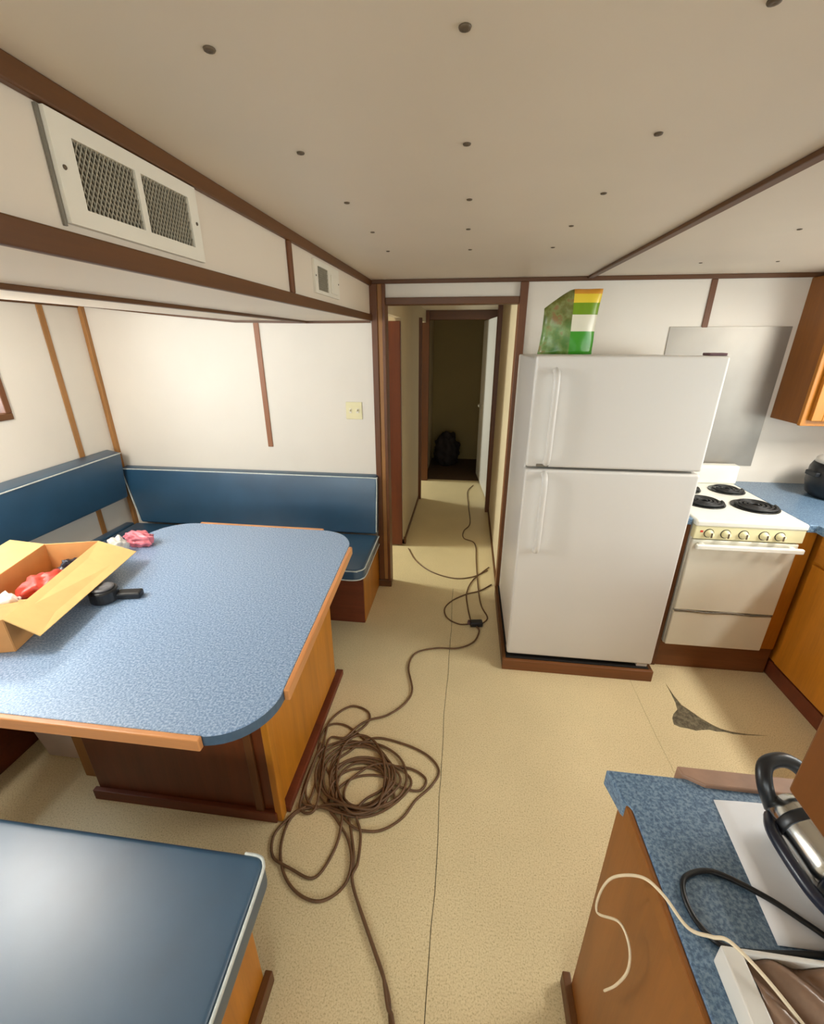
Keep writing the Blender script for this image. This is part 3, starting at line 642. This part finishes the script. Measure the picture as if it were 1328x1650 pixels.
m = MB().box(SX0 + 0.01, SX1 - 0.004, SY - 0.044, SY - 0.024, 0.764, 0.790); m.box(SX0 + 0.03, SX0 + 0.055, SY - 0.026, SY, 0.768, 0.788); m.box(SX1 - 0.055, SX1 - 0.03, SY - 0.026, SY, 0.768, 0.788)
m.build('handle', 'stove_white', dr, 0.006, 3)
dw = MB().box(SX0 + 0.006, SX1 - 0.008, SY - 0.002, SY + 0.022, 0.172, 0.384).build('drawer', 'stove_cream', s, 0.006, 3)
m = MB(); prof = [(SX0 + 0.008 + (SX1 - SX0 - 0.02) * k / 24, 0.391 + 0.004 * math.sin(k / 24 * 2 * math.pi * 2.2)) for k in range(25)]
MB().tube([(x, SY - 0.003, z) for x, z in prof], 0.0042, 6).build('seam_lip', 'gasket', dw, smooth=True)
def burner(x, y, r):
    pan = MB().lathe([(0.0, 0.0008), (r * 0.9, 0.0008), (r * 1.12, 0.004), (r * 1.16, 0.0045), (r * 1.16, 0.0), (0.0, 0.0)], (x, y, 0.9055), 32).build('drip_pan', 'drip_pan', s, smooth=True)
    m = MB(); n = 4 if r > 0.08 else 3; pts = []
    for k in range(n * 28 + 1):
        a = 2 * math.pi * k / 28; rr = r * 0.18 + (r * 0.84) * k / (n * 28); pts.append((x + rr * math.cos(a), y + rr * math.sin(a), 0.9165))
    m.tube(pts, 0.0066 if r > 0.08 else 0.006, 6); m.build('coil', 'coil', pan, smooth=True)
burner(1.500, 2.268, 0.092); burner(1.270, 2.305, 0.086); burner(1.500, 2.535, 0.078); burner(1.265, 2.535, 0.078)

# ------------------------------------------------------------------ galley cabinets
c = thing('stove_surround', 'brown wood frame and kick board around the stove', 'cabinet', (1.37, 2.3, 0))
MB().box(1.056, 1.122, 2.085, 2.12, 0.0, 0.868).build('side_stile', 'trim_z', c, 0.003)
MB().box(1.052, 1.69, 2.092, 2.12, 0.0, 0.164).build('kick_board', 'plinth', c, 0.003)
MB().box(1.618, 1.690, 2.085, 2.12, 0.164, 0.859).build('side_stile', 'oak', c, 0.003)
MB().box(1.052, 1.115, 2.07, 2.72, 0.869, 0.902).build('filler_counter', 'counter', c, 0.003)
c = thing('base_cabinet', 'oak base cabinet running along the right galley wall', 'cabinet', (2.0, 1.5, 0))
MB().box(1.71, XR - 0.001, 0.70, 2.745, 0.09, 0.858).build('carcass', 'oak', c)
MB().box(1.735, XR - 0.001, 0.70, 2.74, 0.0, 0.09).build('kick_board', 'base_dark', c)
for y0, y1 in ((1.62, 2.055), (1.15, 1.585), (0.70, 1.12)):
    dd = MB().box(1.692, 1.712, y0, y1, 0.10, 0.70).build('door', 'oak', c, 0.005, 3)
    MB().lathe([(0.0, 0.0), (0.006, 0.0), (0.006, -0.012), (0.015, -0.018), (0.013, -0.026), (0.0, -0.029)], (1.692, y0 + 0.05, 0.64), 14, 'x').build('knob', 'trim_z', dd, smooth=True)
    dd = MB().box(1.692, 1.712, y0, y1, 0.715, 0.85).build('drawer_front', 'oak_y', c, 0.005, 3)
    MB().lathe([(0.0, 0.0), (0.006, 0.0), (0.006, -0.012), (0.015, -0.018), (0.013, -0.026), (0.0, -0.029)], (1.692, (y0 + y1) / 2, 0.785), 14, 'x').build('knob', 'trim_z', dd, smooth=True)
MB().box(1.700, 1.736, 0.70, 2.12, 0.0, 0.085).build('toe_strip', 'base_dark', c, 0.003)
o = MB().prism([(1.622, 2.06), (1.66, 2.06), (1.66, 0.66), (XR - 0.001, 0.66), (XR - 0.001, YB - 0.001), (1.622, YB - 0.001)], 0.86, 0.90).build('worktop', 'counter', None, 0.004)
tag(o, 'blue speckled worktop to the right of the stove', 'worktop')
# pot on the far worktop
k = thing('rice_cooker', 'dark rounded cooker with a pale lid on the worktop right of the stove', 'cooker', (2.03, 2.50, 0.90))
MB().lathe([(0.0, 0.0), (0.10, 0.0), (0.125, 0.02), (0.14, 0.08), (0.138, 0.16), (0.125, 0.19), (0.0, 0.19)], (2.03, 2.50, 0.90), 32).build('body', 'black_plastic', k, smooth=True)
MB().lathe([(0.0, 0.0), (0.124, 0.0), (0.12, 0.02), (0.09, 0.042), (0.04, 0.055), (0.0, 0.057)], (2.03, 2.50, 1.09), 32).build('lid', 'white_plastic', k, smooth=True)
MB().lathe([(0.0, 0.0), (0.016, 0.0), (0.020, 0.02), (0.0, 0.026)], (2.03, 2.50, 1.146), 16).build('lid_knob', 'black_plastic', k, smooth=True)
MB().box(1.875, 1.90, 2.46, 2.54, 1.02, 1.045).build('side_handle', 'black_plastic', k, 0.005)
# wall cabinet right of the stove
c = thing('wall_cabinet', 'oak wall cabinet hanging to the right of the stove', 'cabinet', (2.05, 2.63, 1.29))
MB().box(1.748, XR - 0.001, 2.520, YB - 0.001, 1.29, ZC - 0.023).build('carcass', 'brown_ply', c, 0.003)
MB().box(1.744, XR - 0.001, 2.500, 2.522, 1.286, ZC - 0.023).build('face_frame', 'oak', c, 0.003)
for x0, x1 in ((1.775, 2.05), (2.065, 2.34)):
    dd = MB().box(x0, x1, 2.484, 2.500, 1.315, 1.98).build('door', 'oak', c, 0.004)
    m = MB(); holes_wall(x0, x1, 1.315, 1.98, [(x0 + 0.05, x1 - 0.05, 1.365, 1.93)], lambda a, b_, lo_, hi_: m.box(a, b_, 2.476, 2.485, lo_, hi_)); m.build('door_frame', 'oak', dd, 0.003)
# cabinet hanging over the peninsula
c = thing('hanging_cabinet', 'dark wooden cabinet hanging over the near counter end', 'cabinet', (0.52, 0.05, 1.25))
MB().box(0.372, 0.68, -0.50, 0.364, 1.252, ZC).build('carcass', 'brown_ply', c, 0.003)
for y0, y1 in ((-0.06, 0.366), (-0.49, -0.075)):
    MB().box(0.362, 0.373, y0, y1, 1.252, 2.0).build('door', 'hang_wood', c, 0.003)
# peninsula
c = thing('peninsula_cabinet', 'brown plywood peninsula cabinet at the near right', 'cabinet', (0.9, 0.38, 0))
MB().box(0.372, 1.71, 0.06, 0.655, 0.0, 0.858).build('carcass', 'brown_ply', c, 0.003)
MB().box(0.360, 0.373, 0.06, 0.668, 0.0, 0.800).build('end_panel', 'brown_ply', c, 0.003)
MB().box(0.356, 0.373, 0.06, 0.660, 0.803, 0.858).build('apron', 'hang_wood', c, 0.004)
MB().box(0.340, 0.362, 0.06, 0.690, 0.0, 0.055).build('foot_strip', 'trim', c, 0.003)
pts = [(0.352, 0.02), (1.70, 0.02), (1.70, 0.652), (0.312, 0.652), (0.326, 0.592), (0.338, 0.575)]
o = thing('peninsula_worktop', 'blue speckled worktop of the near peninsula with chipped edges', 'worktop', (0.9, 0.3, 0.86))
MB().prism(pts, 0.86, 0.90).build('slab', 'counter', o, 0.003)
MB().bar((0.333, 0.585, 0.877), (0.348, 0.02, 0.877), 0.010, 0.040).build('edge_strip', 'brown_ply', o, 0.003)
MB().prism([(0.455, 0.6535), (0.490, 0.636), (1.66, 0.632), (1.66, 0.672), (0.452, 0.672)], 0.862, 0.908).build('edge_strip', 'edge_dull', o, 0.003)
# paper
m = MB(); nx, ny = 10, 12; P = []
q00, q10, q11, q01 = Vector((0.475, 0.40, 0)), Vector((0.72, 0.40, 0)), Vector((0.72, 0.622, 0)), Vector((0.493, 0.612, 0))
for j in range(ny + 1):
    for i in range(nx + 1):
        u, v_ = i / nx, j / ny; p = (q00 * (1 - u) + q10 * u) * (1 - v_) + (q01 * (1 - u) + q11 * u) * v_
        P.append((p.x, p.y, 0.9016 + 0.004 * abs(math.sin(u * 6 + v_ * 4)) * (u + 0.1)))
F = [(j * (nx + 1) + i, j * (nx + 1) + i + 1, (j + 1) * (nx + 1) + i + 1, (j + 1) * (nx + 1) + i) for j in range(ny) for i in range(nx)]
m.add(P, F); o = m.build('paper_sheet', 'paper', None, smooth=True); sd = o.modifiers.new('thickness', 'SOLIDIFY'); sd.thickness = 0.0008
tag(o, 'white glossy paper sheet lying under the appliance on the near worktop', 'paper')
# appliance with loop handle
k = thing('electric_appliance', 'black and chrome appliance with a loop handle lying on white paper', 'appliance', (0.60, 0.50, 0.907))
def along(t_, z): a, b_ = Vector((0.578, 0.585, 0)), Vector((0.600, 0.385, 0)); p = a + (b_ - a) * t_; return (p.x, p.y, z)
MB().tube([along(t_, 0.907 + 0.045) for t_ in (0.0, 0.03, 0.15, 0.55, 0.62)], [0.020, 0.030, 0.040, 0.044, 0.040], 20).build('chrome_body', 'chrome', k, smooth=True)
MB().tube([along(t_, 0.907 + 0.045) for t_ in (0.18, 0.20, 0.26, 0.28)], [0.040, 0.0425, 0.0428, 0.041], 20).build('band', 'black_plastic', k, smooth=True)
MB().tube([along(t_, 0.907 + 0.045) for t_ in (0.60, 0.64, 0.95, 1.05, 1.08)], [0.040, 0.0445, 0.0445, 0.036, 0.02], 20).build('rear_housing', 'navy', k, smooth=True)
MB().tube(catmull([(0.548, 0.56, 0.945), (0.528, 0.52, 0.955), (0.533, 0.45, 0.952), (0.548, 0.415, 0.95)], 6), [0.010] * 19, 10).build('side_grip', 'navy', k, smooth=True)
MB().tube(catmull([(0.560, 0.575, 0.945), (0.545, 0.590, 0.985), (0.555, 0.612, 1.005), (0.590, 0.622, 1.008), (0.618, 0.612, 0.995), (0.622, 0.590, 0.970), (0.600, 0.575, 0.950)], 6), 0.0125, 12).build('loop_handle', 'black_plastic', k, smooth=True)
pw = MB().tube(catmull([(0.600, 0.380, 0.940), (0.565, 0.395, 0.915), (0.53, 0.425, 0.9105), (0.489, 0.456, 0.9085), (0.43, 0.484, 0.9045), (0.385, 0.473, 0.9045), (0.369, 0.449, 0.9045), (0.371, 0.415, 0.9045), (0.392, 0.390, 0.9045), (0.43, 0.385, 0.9045), (0.50, 0.392, 0.9045), (0.60, 0.402, 0.905)], 8), 0.0042, 8)
pw.build('power_cord', 'black_plastic', k, smooth=True)
# pan with crumpled wrap
k = thing('plastic_pan', 'white rimmed plastic pan holding crumpled brown wrap at the near counter end', 'pan', (0.55, 0.22, 0.90))
m = MB(); holes_wall_pts = [(0.375, 0.80, 0.05, 0.372)]
m.box(0.375, 0.400, 0.05, 0.372, 0.9005, 0.940); m.box(0.78, 0.80, 0.05, 0.372, 0.9005, 0.940); m.box(0.400, 0.78, 0.366, 0.372, 0.9005, 0.940); m.box(0.400, 0.78, 0.05, 0.056, 0.9005, 0.940); m.box(0.400, 0.78, 0.056, 0.366, 0.9005, 0.905)
m.build('tub', 'white_plastic', k, 0.004)
m = MB(); nx, ny = 60, 48; P = []
for j in range(ny + 1):
    for i in range(nx + 1):
        u, v_ = i / nx, j / ny; h = 0.931 + 0.007 * math.sin(u * 17 + 5 * math.sin(v_ * 6)) * math.cos(v_ * 13 + 4 * math.sin(u * 7)) + 0.006 * math.sin(u * 37 + v_ * 23)
        P.append((0.401 + 0.378 * u, 0.057 + 0.308 * v_, h))
m.add(P, [(j * (nx + 1) + i, j * (nx + 1) + i + 1, (j + 1) * (nx + 1) + i + 1, (j + 1) * (nx + 1) + i) for j in range(ny) for i in range(nx)])
o = m.build('crumpled_wrap', 'brown_wrap', k, smooth=True); sd = o.modifiers.new('thickness', 'SOLIDIFY'); sd.thickness = 0.001
# white charging cord hanging over the edge
o = MB().tube(catmull([(0.332, 0.493, 0.475), (0.334, 0.47, 0.56), (0.334, 0.455, 0.65), (0.328, 0.462, 0.71), (0.318, 0.49, 0.72), (0.306, 0.54, 0.61 + 0.03), (0.300, 0.540, 0.70), (0.300, 0.515, 0.80), (0.312, 0.465, 0.90), (0.330, 0.435, 0.918), (0.352, 0.400, 0.912), (0.372, 0.384, 0.930), (0.385, 0.372, 0.949), (0.41, 0.340, 0.949), (0.44, 0.30, 0.935), (0.46, 0.26, 0.932)], 8), 0.0024, 8).build('charging_cord', 'white_cord', None, smooth=True)
tag(o, 'thin white cord dangling over the edge of the near worktop', 'cord')

# ------------------------------------------------------------------ cords on the floor

def zstack(pts, r, z0=0.0):
    # lift each later turn of a cord over the turns it crosses
    P = catmull([(x, y, 0) for x, y in pts], 7); out = []; grid = {}
    for i, p in enumerate(P):
        key = (int(p.x / 0.02), int(p.y / 0.02)); h = 0.0
        for a in (-1, 0, 1):
            for b_ in (-1, 0, 1):
                for j, hh in grid.get((key[0] + a, key[1] + b_), []):
                    if i - j > 14 and (P[j] - p).length < 2.1 * r: h = max(h, hh + 1.1 * r)
        h = min(h, 5 * r); grid.setdefault(key, []).append((i, h)); out.append(h)
    for _ in range(3): out = [(out[max(0, i - 1)] + 2 * out[i] + out[min(len(out) - 1, i + 1)]) / 4 for i in range(len(out))]
    return [(p.x, p.y, z0 + r + h) for p, h in zip(P, out)]
R = 0.0050
main = [(0.06, -0.9), (0.03, -0.4), (-0.03, 0.1), (-0.08, 0.4), (-0.125, 0.542), (-0.145, 0.604), (-0.197, 0.681), (-0.269, 0.783), (-0.312, 0.856), (-0.326, 0.932), (-0.363, 1.024), (-0.402, 1.094), (-0.511, 1.223), (-0.588, 1.322), (-0.587, 1.444), (-0.511, 1.466), (-0.409, 1.411), (-0.316, 1.342), (-0.266, 1.28), (-0.232, 1.22), (-0.25, 1.124), (-0.309, 1.083), (-0.377, 1.086), (-0.448, 1.133), (-0.501, 1.212), (-0.498, 1.305), (-0.424, 1.364), (-0.318, 1.356), (-0.246, 1.269), (-0.241, 1.171), (-0.289, 1.097), (-0.362, 1.071), (-0.432, 1.101), (-0.478, 1.177), (-0.496, 1.264), (-0.452, 1.325), (-0.356, 1.41), (-0.223, 1.4), (-0.103, 1.355), (-0.046, 1.288), (-0.073, 1.216), (-0.129, 1.15), (-0.17, 1.079), (-0.232, 1.028), (-0.293, 1.013), (-0.361, 1.024), (-0.435, 1.089), (-0.487, 1.176), (-0.483, 1.253), (-0.393, 1.291), (-0.292, 1.283), (-0.169, 1.282), (-0.098, 1.243), (-0.117, 1.192), (-0.192, 1.195), (-0.282, 1.233), (-0.376, 1.221), (-0.44, 1.17), (-0.441, 1.111), (-0.384, 1.069), (-0.3, 1.095), (-0.252, 1.169), (-0.271, 1.24), (-0.349, 1.263), (-0.44, 1.232), (-0.475, 1.165), (-0.468, 1.085), (-0.419, 1.038), (-0.358, 0.975), (-0.325, 0.897), (-0.338, 0.828), (-0.401, 0.783), (-0.483, 0.796), (-0.555, 0.851), (-0.596, 0.936), (-0.591, 1.032), (-0.521, 1.073), (-0.418, 1.07), (-0.395, 1.01), (-0.401, 0.923), (-0.441, 0.844), (-0.527, 0.859), (-0.607, 0.888), (-0.633, 0.96), (-0.592, 1.036), (-0.549, 1.086), (-0.552, 1.218), (-0.576, 1.368), (-0.579, 1.486), (-0.506, 1.578), (-0.415, 1.557), (-0.4, 1.491), (-0.471, 1.396), (-0.569, 1.325), (-0.591, 1.188), (-0.571, 1.084), (-0.486, 1.072), (-0.358, 1.056), (-0.254, 1.09), (-0.167, 1.18), (-0.164, 1.241), (-0.242, 1.283), (-0.338, 1.271), (-0.415, 1.185), (-0.408, 1.115), (-0.347, 1.1), (-0.265, 1.145), (-0.241, 1.207), (-0.281, 1.166), (-0.33, 1.125), (-0.35, 1.067), (-0.317, 1.0), (-0.305, 0.908), (-0.31, 0.848), (-0.236, 0.737), (-0.168, 0.642), (-0.155, 0.614), (-0.138, 0.572), (-0.113, 0.528), (-0.03, 0.25), (0.04, -0.2), (0.08, -0.8)]
o = MB().tube(zstack(main, R), R, 8).build('extension_cord', 'cord', None, smooth=True)
tag(o, 'long brown extension cord coiled in loops on the floor beside the table', 'cord')
lead = [(-0.244, 1.193), (-0.257, 1.121), (-0.315, 1.079), (-0.391, 1.082), (-0.455, 1.129), (-0.478, 1.204), (-0.443, 1.272), (-0.365, 1.297), (-0.285, 1.264), (-0.243, 1.149), (-0.275, 1.089), (-0.338, 1.065), (-0.406, 1.088), (-0.452, 1.15), (-0.451, 1.225), (-0.4, 1.277), (-0.322, 1.276), (-0.26, 1.223), (-0.213, 1.14), (-0.281, 1.09), (-0.375, 1.083), (-0.457, 1.124), (-0.489, 1.198), (-0.451, 1.272), (-0.357, 1.308), (-0.256, 1.284), (-0.2, 1.216), (-0.263, 1.119), (-0.348, 1.082), (-0.444, 1.101), (-0.515, 1.172), (-0.524, 1.269), (-0.46, 1.344), (-0.35, 1.355), (-0.257, 1.295), (-0.226, 1.201), (-0.316, 1.08), (-0.412, 1.066), (-0.508, 1.115), (-0.562, 1.214), (-0.543, 1.321), (-0.45, 1.379), (-0.333, 1.353), (-0.258, 1.259), (-0.254, 1.153), (-0.315, 1.081), (-0.433, 1.092), (-0.524, 1.161), (-0.544, 1.265), (-0.474, 1.356), (-0.342, 1.381), (-0.222, 1.326), (-0.176, 1.225), (-0.216, 1.131), (-0.351, 1.057), (-0.421, 1.108), (-0.472, 1.217), (-0.479, 1.34), (-0.429, 1.414), (-0.347, 1.39), (-0.282, 1.285), (-0.263, 1.163), (-0.291, 1.077), (-0.468, 1.085), (-0.519, 1.068), (-0.576, 1.129), (-0.583, 1.253), (-0.584, 1.352), (-0.585, 1.294), (-0.583, 1.164), (-0.574, 1.061), (-0.515, 1.057), (-0.525, 1.171), (-0.552, 1.312), (-0.549, 1.386), (-0.484, 1.394), (-0.441, 1.462), (-0.396, 1.504), (-0.314, 1.544), (-0.242, 1.623), (-0.214, 1.721), (-0.255, 1.884), (-0.229, 2.004), (-0.118, 2.062), (0.015, 2.079), (0.107, 2.147), (0.143, 2.256), (0.126, 2.302)]
k = thing('extension_cord', 'brown cord running from the coil to the plug beside the fridge', 'cord', (lead[0][0], lead[0][1], 0))
MB().tube(zstack(lead, R, 0.004), R, 8).build('cable', 'cord', k, smooth=True)
MB().bar((0.085, 2.318, 0.018), (0.165, 2.330, 0.018), 0.045, 0.034).build('plug', 'black_plastic', k, 0.008)
MB().bar((0.070, 2.335, 0.014), (0.100, 2.331, 0.014), 0.026, 0.024).build('socket_end', 'purple', k, 0.005)
for nm, pts, lab in (('power_cord', [(0.09, 2.333), (0.015, 2.320), (-0.064, 2.379), (-0.085, 2.485), (-0.035, 2.588), (0.064, 2.682), (0.155, 2.736), (0.245, 2.835)], 'thin brown cord looping from the plug to the doorway jamb'),
                     ('power_cord', [(0.091, 2.363), (0.070, 2.523), (0.063, 2.703), (0.110, 2.887), (0.238, 3.102)], 'thin brown cord curving from the plug through the doorway'),
                     ('power_cord', [(-0.452, 3.358), (-0.357, 3.135), (-0.211, 2.968), (-0.034, 2.893), (0.111, 2.935), (0.224, 3.048)], 'thin brown cord arcing across the hall floor from the side cabin'),
                     ('power_cord', [(0.165, 2.345), (0.200, 2.413), (0.162, 2.554), (0.145, 2.8), (0.138, 3.169), (0.129, 3.527), (0.030, 3.63), (0.027, 3.793), (0.087, 3.994), (0.070, 4.484), (0.059, 4.969), (0.127, 5.225)], 'thin brown cord running down the length of the hall floor')):
    tag(MB().tube(zstack(pts, 0.0045), 0.0045, 8).build(nm, 'cord', None, smooth=True), lab, 'cord')
# dark bag at the end of the hall
blob('duffel_bag', (-0.26, 6.2, 0.0), (0.18, 0.16, 0.26), 'dark_bag', 21, 0.25, 'dark bag on the floor at the far end of the hall', 'bag')
